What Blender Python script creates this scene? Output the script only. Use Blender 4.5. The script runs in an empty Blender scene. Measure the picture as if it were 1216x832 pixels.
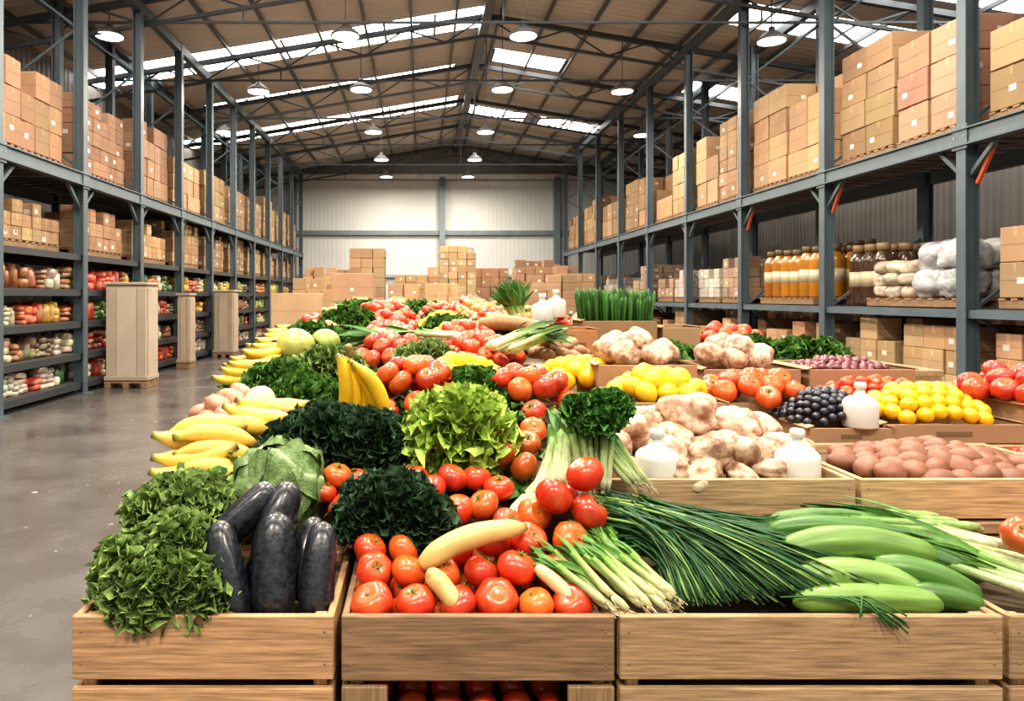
import bpy, math
import numpy as np
from mathutils import Vector, Matrix, Euler
rng=np.random.default_rng(7)
U=rng.uniform
# ---------------------------------------------------------------- materials
def nmat(name):
    m=bpy.data.materials.new(name); m.use_nodes=True
    nt=m.node_tree; b=nt.nodes['Principled BSDF']; return m,nt,b
def pmat(name,rough=.5,nscale=8,namp=.15,bump=0,bscale=40,coat=0,sss=0,metal=0,stretch=(1,1,1),detail=4,blotch=None,spec=.5,bd=.004):
    m,nt,b=nmat(name); N=nt.nodes; L=nt.links
    a=N.new('ShaderNodeAttribute'); a.attribute_name='Col'
    l=N.new('ShaderNodeAttribute'); l.attribute_name='loc'
    mp=N.new('ShaderNodeMapping'); mp.inputs['Scale'].default_value=stretch
    L.new(l.outputs['Vector'],mp.inputs['Vector'])
    n=N.new('ShaderNodeTexNoise'); n.inputs['Scale'].default_value=nscale; n.inputs['Detail'].default_value=detail
    L.new(mp.outputs[0],n.inputs['Vector'])
    r=N.new('ShaderNodeMapRange'); r.inputs['From Min'].default_value=.3; r.inputs['From Max'].default_value=.7
    r.inputs['To Min'].default_value=1-namp; r.inputs['To Max'].default_value=1+namp*.6
    L.new(n.outputs['Fac'],r.inputs['Value'])
    mu=N.new('ShaderNodeVectorMath'); mu.operation='SCALE'
    L.new(a.outputs['Color'],mu.inputs[0]); L.new(r.outputs[0],mu.inputs['Scale'])
    out=mu.outputs[0]
    if blotch:
        n2=N.new('ShaderNodeTexNoise'); n2.inputs['Scale'].default_value=blotch[1]; n2.inputs['Detail'].default_value=7; n2.inputs['Roughness'].default_value=.65
        L.new(l.outputs['Vector'],n2.inputs['Vector'])
        r2=N.new('ShaderNodeMapRange'); r2.inputs['From Min'].default_value=blotch[3]; r2.inputs['From Max'].default_value=blotch[3]+.16; r2.inputs['To Max'].default_value=blotch[2]
        L.new(n2.outputs['Fac'],r2.inputs['Value'])
        mx=N.new('ShaderNodeMixRGB'); mx.inputs[2].default_value=(*blotch[0],1)
        L.new(r2.outputs[0],mx.inputs[0]); L.new(out,mx.inputs[1]); out=mx.outputs[0]
    L.new(out,b.inputs['Base Color'])
    b.inputs['Roughness'].default_value=rough; b.inputs['Metallic'].default_value=metal
    b.inputs['Coat Weight'].default_value=coat; b.inputs['Coat Roughness'].default_value=.15
    b.inputs['Specular IOR Level'].default_value=spec
    if bump:
        n3=N.new('ShaderNodeTexNoise'); n3.inputs['Scale'].default_value=bscale; n3.inputs['Detail'].default_value=5
        L.new(mp.outputs[0],n3.inputs['Vector'])
        bp=N.new('ShaderNodeBump'); bp.inputs['Strength'].default_value=bump; bp.inputs['Distance'].default_value=bd
        L.new(n3.outputs['Fac'],bp.inputs['Height']); L.new(bp.outputs[0],b.inputs['Normal'])
    return m
M_gloss=pmat('glossy_skin',.28,22,.22,0,coat=.15,blotch=((.62,.16,.03),9,.0,.5))
M_tom=pmat('tomato_skin',.27,25,.22,.04,60,coat=.12,blotch=((.62,.17,.03),14,.45,.5))
M_cuc=pmat('cucumber_skin',.38,14,.4,.2,30,stretch=(.5,4,4),coat=.05)
M_yel=pmat('fruit_peel',.42,14,.16,.15,60,blotch=((.45,.26,.05),60,.35,.62))
M_leaf=pmat('leaf',.5,45,.3,.4,110,spec=.35)
M_kale=pmat('kale_leaf',.6,60,.4,.8,150,spec=.3,bd=.005)
M_egg=pmat('eggplant_skin',.3,110,.9,.15,120,coat=.25)
M_flesh=pmat('raw_flesh',.5,22,.4,.8,40,blotch=((.66,.53,.39),22,.8,.42),bd=.007)
M_root=pmat('potato_skin',.5,25,.25,.3,60)
M_wood=pmat('pine_wood',.6,7,.45,.25,30,stretch=(1.2,22,14),detail=6)
M_card=pmat('cardboard',.8,2.5,.1,.1,80)
M_steel=pmat('painted_steel',.45,3,.15,0)
M_plas=pmat('white_plastic',.3,3,.03,0)
M_pack=pmat('plastic_packaging',.35,9,.5,.2,20)
M_bag=pmat('clear_wrap',.22,6,.3,.9,9,bd=.03)
M_glass=pmat('filled_glass',.08,5,.1,0,coat=.6)
def emis(name,c,s):
    m,nt,b=nmat(name); b.inputs['Base Color'].default_value=(*c,1)
    b.inputs['Emission Color'].default_value=(*c,1); b.inputs['Emission Strength'].default_value=s; return m
M_sky=emis('daylight_polycarbonate',(1,.96,.90),8.5)
M_lamp=emis('lamp_diffuser',(1,.93,.8),5)
def corr(name,c,axis,freq,rough=.6,strength=.5):
    m,nt,b=nmat(name); N=nt.nodes; L=nt.links
    tc=N.new('ShaderNodeNewGeometry')
    w=N.new('ShaderNodeTexWave'); w.bands_direction=axis; w.inputs['Scale'].default_value=freq
    L.new(tc.outputs['Position'],w.inputs['Vector'])
    n=N.new('ShaderNodeTexNoise'); n.inputs['Scale'].default_value=.5; n.inputs['Detail'].default_value=5
    L.new(tc.outputs['Position'],n.inputs['Vector'])
    cr=N.new('ShaderNodeMapRange'); cr.inputs['To Min'].default_value=.8; cr.inputs['To Max'].default_value=1.15
    L.new(n.outputs['Fac'],cr.inputs['Value'])
    v=N.new('ShaderNodeVectorMath'); v.operation='SCALE'; v.inputs[0].default_value=c
    L.new(cr.outputs[0],v.inputs['Scale']); L.new(v.outputs[0],b.inputs['Base Color'])
    bp=N.new('ShaderNodeBump'); bp.inputs['Strength'].default_value=strength; bp.inputs['Distance'].default_value=.05
    L.new(w.outputs['Fac'],bp.inputs['Height']); L.new(bp.outputs[0],b.inputs['Normal'])
    b.inputs['Roughness'].default_value=rough; return m
M_roof=corr('roof_sheet',(.60,.54,.47),'Y',1.2)
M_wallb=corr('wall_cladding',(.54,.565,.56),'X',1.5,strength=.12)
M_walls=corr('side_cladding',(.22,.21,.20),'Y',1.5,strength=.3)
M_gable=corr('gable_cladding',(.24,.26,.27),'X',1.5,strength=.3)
def floormat():
    m,nt,b=nmat('polished_concrete'); N=nt.nodes; L=nt.links
    tc=N.new('ShaderNodeNewGeometry')
    n=N.new('ShaderNodeTexNoise'); n.inputs['Scale'].default_value=.9; n.inputs['Detail'].default_value=8; n.inputs['Roughness'].default_value=.65
    L.new(tc.outputs['Position'],n.inputs['Vector'])
    cr=N.new('ShaderNodeValToRGB'); cr.color_ramp.elements[0].position=.3; cr.color_ramp.elements[1].position=.75
    cr.color_ramp.elements[0].color=(.070,.064,.060,1); cr.color_ramp.elements[1].color=(.14,.13,.122,1)
    L.new(n.outputs['Fac'],cr.inputs[0])
    n2=N.new('ShaderNodeTexNoise'); n2.inputs['Scale'].default_value=9; n2.inputs['Detail'].default_value=3
    L.new(tc.outputs['Position'],n2.inputs['Vector'])
    s=N.new('ShaderNodeMapRange'); s.inputs['From Min'].default_value=.71; s.inputs['From Max'].default_value=.73
    L.new(n2.outputs['Fac'],s.inputs['Value'])
    mx=N.new('ShaderNodeMixRGB'); mx.inputs[2].default_value=(.4,.4,.38,1)
    L.new(s.outputs[0],mx.inputs[0]); L.new(cr.outputs[0],mx.inputs[1]); L.new(mx.outputs[0],b.inputs['Base Color'])
    r=N.new('ShaderNodeMapRange'); r.inputs['From Min'].default_value=.3; r.inputs['From Max'].default_value=.7; r.inputs['To Min'].default_value=.12; r.inputs['To Max'].default_value=.36
    L.new(n.outputs['Fac'],r.inputs['Value']); L.new(r.outputs[0],b.inputs['Roughness'])
    return m
M_floor=floormat()
# ---------------------------------------------------------------- mesh builder
class MB:
    def __init__(s): s.V=[];s.F=[];s.C=[];s.L=[];s.M=[];s.S=[];s.n=0;s.mats=[]
    def add(s,V,F,C=(.5,.5,.5),mat=None,R=None,t=None,sc=1.0,loc=None,smooth=True):
        V=np.asarray(V,float)
        W=V*sc
        L=(W if loc is None else loc)+U(-50,50,3)
        if R is not None: W=W@R.T
        if t is not None: W=W+np.asarray(t,float)
        C=np.asarray(C,float)
        if C.ndim==1: C=np.tile(C,(len(V),1))
        if mat not in s.mats: s.mats.append(mat)
        mi=s.mats.index(mat); o=s.n
        s.V.append(W); s.C.append(C); s.L.append(L)
        s.F+= [tuple(i+o for i in f) for f in F]
        s.M+= [mi]*len(F); s.S+=[smooth]*len(F); s.n+=len(V)
    def obj(s,name,parent=None):
        V=np.vstack(s.V); c=(V.min(0)+V.max(0))/2; c[2]=V[:,2].min()
        me=bpy.data.meshes.new(name); me.from_pydata((V-c).tolist(),[],s.F)
        for m in s.mats: me.materials.append(m)
        me.polygons.foreach_set('material_index',s.M); me.polygons.foreach_set('use_smooth',s.S)
        a=me.color_attributes.new('Col','FLOAT_COLOR','POINT')
        C=np.hstack([np.clip(np.vstack(s.C),0,1),np.ones((s.n,1))]); a.data.foreach_set('color',C.ravel())
        b=me.attributes.new('loc','FLOAT_VECTOR','POINT'); b.data.foreach_set('vector',np.vstack(s.L).ravel())
        me.update()
        o=bpy.data.objects.new(name,me); bpy.context.collection.objects.link(o); o.location=c
        if parent: o.parent=parent
        return o
def rot(rx,ry,rz): return np.array(Euler((rx,ry,rz)).to_matrix())
def nrm(v): v=np.asarray(v,float); return v/max(np.linalg.norm(v),1e-9)
def frame(z,up=None):
    z=nrm(z); u=nrm(rng.normal(size=3)) if up is None else np.asarray(up,float)
    x=np.cross(u,z)
    if np.linalg.norm(x)<1e-3: x=np.cross((1,.1,0),z)
    x=nrm(x); y=np.cross(z,x); return np.stack([x,y,z],1)
_c={}
def sph(nu=14,nv=9):
    k=(nu,nv)
    if k in _c: return _c[k]
    V=[(0,0,1)];T=[0];P=[0]
    for i in range(1,nv):
        th=math.pi*i/nv
        for j in range(nu):
            ph=2*math.pi*j/nu; V.append((math.sin(th)*math.cos(ph),math.sin(th)*math.sin(ph),math.cos(th)));T.append(th);P.append(ph)
    V.append((0,0,-1));T.append(math.pi);P.append(0)
    F=[]
    for j in range(nu): F.append((0,1+j,1+(j+1)%nu))
    for i in range(nv-2):
        for j in range(nu):
            a=1+i*nu+j;b=1+i*nu+(j+1)%nu; F.append((a,a+nu,b+nu,b))
    e=len(V)-1
    for j in range(nu): F.append((e,e-nu+(j+1)%nu,e-nu+j))
    _c[k]=(np.array(V),F,np.array(T),np.array(P)); return _c[k]
def cboxg(w,d,h,c=.004):
    hs=(w/2,d/2,h/2); c=min(c,min(hs)*.9); V=[];idx={}
    S=[(a,b,e) for a in(-1,1) for b in(-1,1) for e in(-1,1)]
    for s in S:
        for k in range(3):
            idx[(s,k)]=len(V); V.append([s[i]*(hs[i] if i==k else hs[i]-c) for i in range(3)])
    F=[]
    for k in range(3):
        o=[i for i in range(3) if i!=k]
        for sg in(-1,1):
            q=[]
            for a,b in((-1,-1),(1,-1),(1,1),(-1,1)):
                s=[0,0,0]; s[k]=sg;s[o[0]]=a;s[o[1]]=b; q.append(idx[(tuple(s),k)])
            F.append(tuple(q))
    for m in range(3):
        k,l=[i for i in range(3) if i!=m]
        for a in(-1,1):
            for b in(-1,1):
                def g(sm,t):
                    s=[0,0,0]; s[m]=sm;s[k]=a;s[l]=b; return idx[(tuple(s),t)]
                F.append((g(-1,k),g(1,k),g(1,l),g(-1,l)))
    for s in S: F.append((idx[(s,0)],idx[(s,1)],idx[(s,2)]))
    return np.array(V),F
def box(mb,c,size,col,mat,R=None,ch=.004):
    V,F=cboxg(*size,ch)
    o=np.argsort(-np.asarray(size)); mb.add(V,F,col,mat,R=R,t=c,loc=V[:,o],smooth=False)
BV=np.array([(x,y,z) for x in(-.5,.5) for y in(-.5,.5) for z in(-.5,.5)])
BF=[(0,1,3,2),(4,6,7,5),(0,4,5,1),(2,3,7,6),(0,2,6,4),(1,5,7,3)]
def sbox(mb,c,size,col,mat,R=None):
    V=BV*np.asarray(size); o=np.argsort(-np.asarray(size)); mb.add(V,BF,col,mat,R=R,t=c,loc=V[:,o],smooth=False)
def bar(mb,a,b,w,col,mat,h=None):
    a=np.asarray(a,float);b=np.asarray(b,float);d=b-a;L=np.linalg.norm(d)
    up=(0,0,1) if abs(d[2])<.9*L else (0,1,0)
    sbox(mb,(a+b)/2,(w,h or w,L),col,mat,R=frame(d,up))
def bez(p0,p1,p2,n):
    t=np.linspace(0,1,n)[:,None]; p0,p1,p2=map(lambda p:np.asarray(p,float),(p0,p1,p2))
    return (1-t)**2*p0+2*t*(1-t)*p1+t*t*p2
def sweep(mb,P,rad,m,C,mat,flat=1.0,up=(0,0,1),smooth=True,sect=None):
    n=len(P); rad=np.broadcast_to(rad,(n,)); T=np.gradient(P,axis=0); V=[];L=[];CC=[]
    s=0
    for i in range(n):
        t=nrm(T[i]); x=np.cross(up,t); x=nrm(x) if np.linalg.norm(x)>1e-3 else np.array([1.,0,0]); y=np.cross(t,x)
        if i: s+=np.linalg.norm(P[i]-P[i-1])
        for j in range(m):
            a=2*math.pi*j/m; k=sect(a) if sect else 1
            V.append(P[i]+rad[i]*k*(math.cos(a)*x+flat*math.sin(a)*y)); L.append((s,math.cos(a)*.03,math.sin(a)*.03))
            CC.append(C[i] if np.ndim(C)==2 else C)
    F=[]
    for i in range(n-1):
        for j in range(m):
            a=i*m+j;b=i*m+(j+1)%m; F.append((a,b,b+m,a+m))
    F.append(tuple(range(m))[::-1]); F.append(tuple(range((n-1)*m,n*m)))
    mb.add(V,F,np.array(CC),mat,loc=np.array(L),smooth=smooth)
def lathe(mb,prof,pos,col,mat,n=20,C=None):
    V=[];CC=[]
    for i,(r,z) in enumerate(prof):
        for j in range(n):
            a=2*math.pi*j/n; V.append((r*math.cos(a),r*math.sin(a),z)); CC.append(C[i] if C else col)
    F=[(i*n+j,i*n+(j+1)%n,(i+1)*n+(j+1)%n,(i+1)*n+j) for i in range(len(prof)-1) for j in range(n)]
    F.append(tuple(range(n))[::-1]); F.append(tuple(range((len(prof)-1)*n,len(prof)*n)))
    mb.add(V,F,np.array(CC),mat,t=pos)
def jit(c,a=.12):
    c=np.asarray(c,float); return np.clip(c*(1+U(-a,a))*(1+U(-a/3,a/3,3)),0,1)
# ---------------------------------------------------------------- produce
RED=(.54,.038,.012); YEL=(.78,.46,.03); LEM=(.82,.51,.02)
def tomato(mb,p,r,col=None,top=None,lo=False,cal=.5):
    V,F,T,P=sph(12,8) if lo else sph(20,12)
    dflt=col is None
    col=jit(RED if dflt else col,.25)
    if dflt and not lo and U()<.35: col=np.clip(col*np.array([1.05,2.6,1.3]),0,1)
    W=V.copy(); k=int(U(4,7)); lob=1+.04*np.cos(k*P+U(0,6))*np.sin(T)+.02*np.cos(2*P+U(0,6))
    W[:,:2]*=(lob)[:,None]; W[:,2]*=U(.76,.9); W[:,2]-=.24*np.exp(-(T/.36)**2)
    C=np.tile(col,(len(W),1)); g=np.exp(-(T/.6)**2)[:,None]; C=C*(1-.5*g)+np.array([.50,.19,.03])*.5*g
    d=nrm((U(-.7,.7),U(-1.0,.3),U(.35,1))) if top is None else nrm(top); R=frame(d)
    mb.add(W,F,C,M_tom,R=R,t=p,sc=r)
    if lo and U()<.6: return
    if U()<cal:
        V2=[(0,0,.56)];F2=[]
        for i in range(5):
            a=2*math.pi*i/5+U(-.2,.2); l=U(.32,.5)
            for da,rr,z in((-.45,.14,.66),(0,l,.80),(.45,.14,.66)): V2.append((rr*math.cos(a+da),rr*math.sin(a+da),z))
            b=1+3*i; F2+= [(0,b,b+1),(0,b+1,b+2)]
        mb.add(V2,F2,jit((.08,.17,.025)),M_leaf,R=R,t=p,sc=r)
        P3=np.array([(0,0,.56),(.02,0,.72),(.05,.02,.82)])*r; P3=P3@R.T+np.asarray(p); sweep(mb,P3,r*.06,5,jit((.14,.22,.05)),M_leaf)
    else:
        V3,F3,_,_=sph(8,4); mb.add(V3*np.array([.13,.13,.05])+np.array([0,0,.6]),F3,(.22,.12,.04),M_root,R=R,t=p,sc=r)
def fruit(mb,p,r,col,mat=None,el=1.0,tip=0,lo=True,amp=.12):
    V,F,T,P=sph(12,8) if lo else sph(16,10)
    W=V.copy(); W[:,2]*=el; W[:,2]+=tip*np.sign(V[:,2])*np.exp(-((np.minimum(T,math.pi-T))/.3)**2)
    mb.add(W,F,jit(col,amp),mat or M_yel,R=frame(rng.normal(size=3)),t=p,sc=r)
def lump(mb,p,s,col,mat,amp=.12,fr=2.2,res=(20,14),R=None,crease=0):
    V,F,T,P=sph(*res); d=np.zeros(len(V))
    for _ in range(6):
        k=rng.normal(size=3)*fr; d+=np.sin(V@k+U(0,6))*amp*.5
    g=np.zeros(len(V))
    for _ in range(4 if crease else 0):
        k=rng.normal(size=3)*1.6; g+=np.exp(-(np.sin(V@k+U(0,6))/.16)**2)
    d-=crease*g
    C=np.tile(jit(col,.16),(len(V),1))
    mb.add(V*(1+d)[:,None]*np.asarray(s),F,C,mat,R=rot(U(-.4,.4),U(-.4,.4),U(0,6)) if R is None else R,t=p)
def banana(mb,p,R,L=.2,A=.62,r=.019,col=(.76,.47,.05)):
    n=15; a=np.linspace(-A,A,n); Rr=L/(2*A)
    P=np.stack([Rr*np.sin(a),0*a,Rr*(1-np.cos(a))],1)@R.T+np.asarray(p)
    u=np.linspace(0,1,n); rad=r*np.interp(u,[0,.04,.1,.25,.5,.75,.88,.95,1],[.35,.38,.45,.9,1.02,.95,.6,.4,.32])
    col=jit(col,.1); C=np.array([col]*n); C[0]=(.12,.08,.03);C[-1]=(.08,.05,.02); C[1]=col*(.7,1,.8); C[-2]=col*(.6,.6,.6)
    sweep(mb,P,rad,10,C,M_yel,up=R[:,1],sect=lambda x:1+.05*math.cos(5*x))
def longveg(mb,p0,p1,p2,r,col,mat,prof,n=16,m=16,stripe=0,endc=None,up=(0,0,1)):
    P=bez(p0,p1,p2,n); u=np.linspace(0,1,n); rad=r*np.interp(u,*prof)
    C=np.array([jit(col,.02)]*n)
    if endc is not None: C[0]=endc;C[-1]=endc
    sweep(mb,P,rad,m,C,mat,up=up,sect=(lambda a:1+stripe*math.cos(7*a)) if stripe else None)
EGP=([0,.02,.06,.14,.3,.5,.75,.9,.96,1],[.12,.42,.66,.84,.94,.98,1,.86,.6,.15])
CUP=([0,.03,.1,.3,.6,.9,.97,1],[.15,.5,.8,1,1.02,.85,.5,.12])
def eggplant(mb,c,d,L,r):
    d=nrm(d); c=np.asarray(c,float); top=c+d*L/2; bot=c-d*L/2
    P=bez(top,c+np.array([U(-.025,.025),-.02,.01]),bot,26); u=np.linspace(0,1,26)
    C=np.array([(.018,.021,.028)]*26); C[0]=(.1,.11,.06)
    ph=U(0,6)
    sweep(mb,P,r*np.interp(u,*EGP),24,C,M_egg,sect=lambda a:1+.03*math.cos(3*a+ph)+.015*math.cos(7*a))
def leafgeo(L,W,ruf,curl,nu=16,nv=11,f1=9,f2=19,ph=0.,rib=(.5,.62,.3),col=(.1,.25,.05),edge=(.2,.4,.1),pw=2.,fine=.6):
    u=np.linspace(0,1,nu)[:,None]; v=np.linspace(-1,1,nv)[None,:]
    w=W*np.interp(u,[0,.1,.3,.55,.8,.93,1],[.12,.3,.78,1,.92,.66,.38])
    x=v*w; y=u*L+0*v-(np.abs(v)**2)*L*.14*u
    e=np.maximum(np.abs(v),np.clip((u-.55)/.45,0,1)*.95); phi=np.arctan2(v+0*u,(u-.35)*1.8+0*v)
    s=np.sin(f1*phi+ph)+fine*np.sin(f2*phi+2*ph+1)*e
    z=curl*L*(u**2)+.15*W*(np.abs(v)**1.5)+ruf*(e**pw)*s
    x=x+ruf*.7*e**pw*np.cos(f2*phi+ph)*np.sin(phi); y=y+ruf*.7*e**pw*np.cos(f2*phi+ph+.5)*np.cos(phi)
    V=np.stack([x,y+0*v,z],-1).reshape(-1,3)
    F=[(i*nv+j,i*nv+j+1,(i+1)*nv+j+1,(i+1)*nv+j) for i in range(nu-1) for j in range(nv-1)]
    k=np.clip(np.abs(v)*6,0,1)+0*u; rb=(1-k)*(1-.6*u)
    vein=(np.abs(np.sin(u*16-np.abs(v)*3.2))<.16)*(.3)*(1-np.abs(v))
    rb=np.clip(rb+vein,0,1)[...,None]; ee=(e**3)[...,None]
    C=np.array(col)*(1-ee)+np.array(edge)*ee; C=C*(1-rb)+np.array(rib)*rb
    return V,F,C.reshape(-1,3)
def bunch(mb,c,rad,n,col,edge,rib,ruf=.2,tan=.8,zmin=-.45,res=(16,11),f=(9,19),lw=.55,mat=None,pw=2.,fine=.6,ls=.9):
    c=np.asarray(c,float); rad=np.asarray(rad,float)*np.ones(3)
    V,F,_,_=sph(12,8); mb.add(V*rad*.6,F,np.array(col)*.6,M_leaf,t=c)
    for i in range(n):
        z=1-(1-zmin)*(i+.5)/n; a=i*2.39996+U(-.3,.3); q=math.sqrt(max(0,1-z*z)); d=np.array([q*math.cos(a),q*math.sin(a),z])
        tg=nrm(np.array([U(-1,1),U(-1,1),U(-.6,1.0)])+.6*d*np.array([1,1,0])); tg=nrm(tg-tg@d*d)
        ax=nrm((1-tan)*d*1.6+tan*tg); nn=nrm(d-(d@ax)*ax); xx=np.cross(ax,nn)
        R=np.stack([xx,ax,nn],1); Lr=rad.mean()*U(.8,1.1)*ls
        k=U(.8,1.25)
        V,F,C=leafgeo(Lr,Lr*lw,Lr*ruf*U(.7,1.2),U(.0,.3),res[0],res[1],f[0]*U(.85,1.15),f[1]*U(.85,1.15),ph=U(0,6),col=np.array(col)*k,edge=np.array(edge)*k,rib=rib,pw=pw,fine=fine)
        mb.add(V,F,C,mat or M_leaf,R=R,t=c+d*rad*.62-ax*Lr*.45)
def frill(mb,c,rad,n,col,edge,rib,size=.045,res=(9,13),zmin=-.5,lobes=5):
    """curly kale / parsley head: lobed core densely covered with small frilled leaf margins"""
    c=np.asarray(c,float); rad=np.asarray(rad,float)*np.ones(3)
    ks=[rng.normal(size=3)*2.2 for _ in range(lobes)]; ps=U(0,6,lobes)
    def lob(d): return 1+.09*sum(math.sin(float(d@k)+p) for k,p in zip(ks,ps))/1.5
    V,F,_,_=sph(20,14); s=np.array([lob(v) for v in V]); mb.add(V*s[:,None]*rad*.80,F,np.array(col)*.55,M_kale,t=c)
    for i in range(n):
        z=1-(1-zmin)*(i+.5)/n; a=i*2.39996+U(-.25,.25); q=math.sqrt(max(0,1-z*z)); d=np.array([q*math.cos(a),q*math.sin(a),z])
        tg=rng.normal(size=3); tg=nrm(tg-tg@d*d); ax=nrm(d*U(.5,1.1)+tg*U(.3,.9)); nn=nrm(np.cross(ax,rng.normal(size=3))*.6+tg*.6)
        nn=nrm(nn-(nn@ax)*ax); xx=np.cross(ax,nn); R=np.stack([xx,ax,nn],1); Lr=size*U(.75,1.25); k=U(.7,1.3)
        nu,nv=res; u=np.linspace(0,1,nu)[:,None]; v=np.linspace(-1,1,nv)[None,:]
        fan=1.15; ph=v*fan; rr=.25+.75*u
        f=U(7,10); p0=U(0,6)
        X=Lr*rr*np.sin(ph); Y=Lr*rr*np.cos(ph)-.25*Lr
        Z=Lr*(.30*u**1.6*np.sin(f*ph+p0)+.15*u**2*np.sin(2.3*f*ph+p0*2)+.2*u*u*U(-1,1))
        Y=Y+Lr*.12*u**2*np.cos(2.3*f*ph+p0)
        VV=np.stack([X,Y,Z],-1).reshape(-1,3)
        FF=[(a2*nv+b,a2*nv+b+1,(a2+1)*nv+b+1,(a2+1)*nv+b) for a2 in range(nu-1) for b in range(nv-1)]
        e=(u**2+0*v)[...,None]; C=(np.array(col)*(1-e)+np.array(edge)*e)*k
        mb.add(VV,FF,C.reshape(-1,3),M_kale,R=R,t=c+d*rad*lob(d)*.80)
LG=dict(col=(.085,.155,.038),edge=(.23,.33,.095),rib=(.35,.5,.18))
DK=dict(col=(.013,.036,.017),edge=(.042,.092,.042),rib=(.15,.27,.11))
LT=dict(col=(.22,.36,.05),edge=(.37,.52,.09),rib=(.55,.64,.32))
MG=dict(col=(.035,.10,.015),edge=(.09,.21,.035),rib=(.25,.4,.12))
def cabbage(mb,c,r,n=9):
    c=np.asarray(c,float); V,F,_,_=sph(20,14); mb.add(V*r*.9,F,(.24,.36,.11),M_leaf,t=c)
    for i in range(n):
        d=nrm((math.cos(i*2.4)*.9,math.sin(i*2.4)*.9,.9-.14*i)); R=frame(d,(0,0,1))
        nr,na=16,60; VV=[];CC=[]; p0=U(0,6)
        for a in range(nr):
            for b in range(na):
                t=a/(nr-1); an=t*1.05; ph=2*math.pi*b/na
                rr=r*(.93+.012*i+.22*t**3+.07*t**2*math.sin(7*ph+p0)+.022*math.sin(18*ph+9*t)*math.sin(14*t))
                VV.append((rr*math.sin(an)*math.cos(ph),rr*math.sin(an)*math.sin(ph),rr*math.cos(an)))
                ve=max(0,1-abs(math.sin(4.5*ph))*5*(.3+t)); g=np.array((.20,.31,.11))*(1-.3*t)
                CC.append(g*(1-.6*ve)+np.array((.52,.6,.38))*.6*ve)
        FF=[(a*na+b,(a+1)*na+b,(a+1)*na+(b+1)%na,a*na+(b+1)%na) for a in range(nr-1) for b in range(na)]
        mb.add(VV,FF,np.array(CC),M_kale,R=R,t=c)
def ribbon(mb,P,w,col,tip=None,fold=.4):
    n=len(P); T=np.gradient(P,axis=0); V=[];C=[]; ax=nrm(rng.normal(size=3)+np.array([0,-.5,1.2]))
    for i in range(n):
        t=nrm(T[i]); x=nrm(np.cross(ax,t)); y=np.cross(t,x); u=i/(n-1); ww=w*min(1,(1-u)*2.5+.06)
        for k,(a,b) in enumerate(((-1,fold),(0,0),(1,fold))): V.append(P[i]+ww*(a*x+b*y)); C.append(np.array(col)*(1-u)+np.array(tip if tip is not None else col)*u)
    F=[(i*3+j,i*3+j+1,i*3+j+4,i*3+j+3) for i in range(n-1) for j in range(2)]
    mb.add(V,F,np.array(C),M_leaf)
def leek(mb,base,d,L,r,bend=(0,0,0),leafs=5,spread=.25,lf=.6,gcol=(.04,.15,.035),wh=(.62,.63,.40),mid=(.20,.34,.08),roots=7,droop=.4):
    base=np.asarray(base,float); d=nrm(d); bend=np.asarray(bend,float)
    e=base+d*L; P=bez(base,base+d*L*.5+bend*.5,e+bend*.3,8)
    u=np.linspace(0,1,8)[:,None]; C=np.array(wh)*(1-u)+np.array(mid)*u
    sweep(mb,P,r*np.array([.7,1.15,1.05,1,1,1,1.05,1.1]),10,C,M_leaf)
    for k in range(roots):
        q=base-d*U(.012,.03)+rng.normal(size=3)*r*.5; bar(mb,base,q,.0015,(.5,.42,.27),M_root)
    for k in range(leafs):
        dd=nrm(d+rng.normal(size=3)*spread); q0=P[-2]+rng.normal(size=3)*r*.3
        q1=q0+dd*L*lf*.6; q2=q1+nrm(dd+np.array([0,0,-droop])+bend*2)*L*lf*U(.5,1)
        ribbon(mb,bez(q0,q1,q2,9),r*U(.6,1.0),jit(np.array(mid)*.85),jit(gcol,.2))
def Hs(y): return float(np.interp(y,[1.57,1.6,2.1,2.8,4,7,9.6],[.88,.92,1.06,1.18,1.28,1.37,1.44]))
def heap(fn,cx,cy,rx,ry,sp,dome,zf=Hs,layers=2):
    for k in range(layers):
        m=int(max(rx,ry)/sp)+2; s=1-.45*k if layers>1 else 1
        for i in range(-m,m+1):
            for j in range(-m,m+1):
                x=(i+.5*(j%2)+.5*k)*sp; y=(j*.87+.5*k)*sp; q=(x/(rx*s))**2+(y/(ry*s))**2
                if q<1: 
                    X=cx+x+U(-.12,.12)*sp; Y=cy+y+U(-.12,.12)*sp
                    fn((X,Y,zf(Y)+dome*(1-((x/rx)**2+(y/ry)**2))+U(-.1,.1)*sp+k*sp*.25))
# ---------------------------------------------------------------- room
def quad(mb,vs,mat,col=(.5,.5,.5)): mb.add(vs,[(0,1,2,3)],col,mat,smooth=False)
XL,XR,Y0,Y1,RX,RH,PT=-8.8,12.2,-8.,35.,1.67,9.,.165
zr=lambda x: RH-PT*abs(x-RX)
m=MB(); box(m,((XL+XR)/2,(Y0+Y1)/2,-.05),(XR-XL,Y1-Y0,.1),(.2,.2,.2),M_floor); m.obj('floor')
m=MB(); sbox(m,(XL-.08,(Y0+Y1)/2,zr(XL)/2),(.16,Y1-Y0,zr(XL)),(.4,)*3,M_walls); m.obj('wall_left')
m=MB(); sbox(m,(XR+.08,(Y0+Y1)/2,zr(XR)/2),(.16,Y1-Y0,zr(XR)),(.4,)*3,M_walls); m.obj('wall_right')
m=MB(); zg=7.35
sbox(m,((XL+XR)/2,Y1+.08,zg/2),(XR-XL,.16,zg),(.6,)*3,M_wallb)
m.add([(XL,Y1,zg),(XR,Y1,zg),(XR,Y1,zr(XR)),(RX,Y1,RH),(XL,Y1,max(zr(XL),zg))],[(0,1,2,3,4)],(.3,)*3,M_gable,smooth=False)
m.obj('wall_back')
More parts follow.
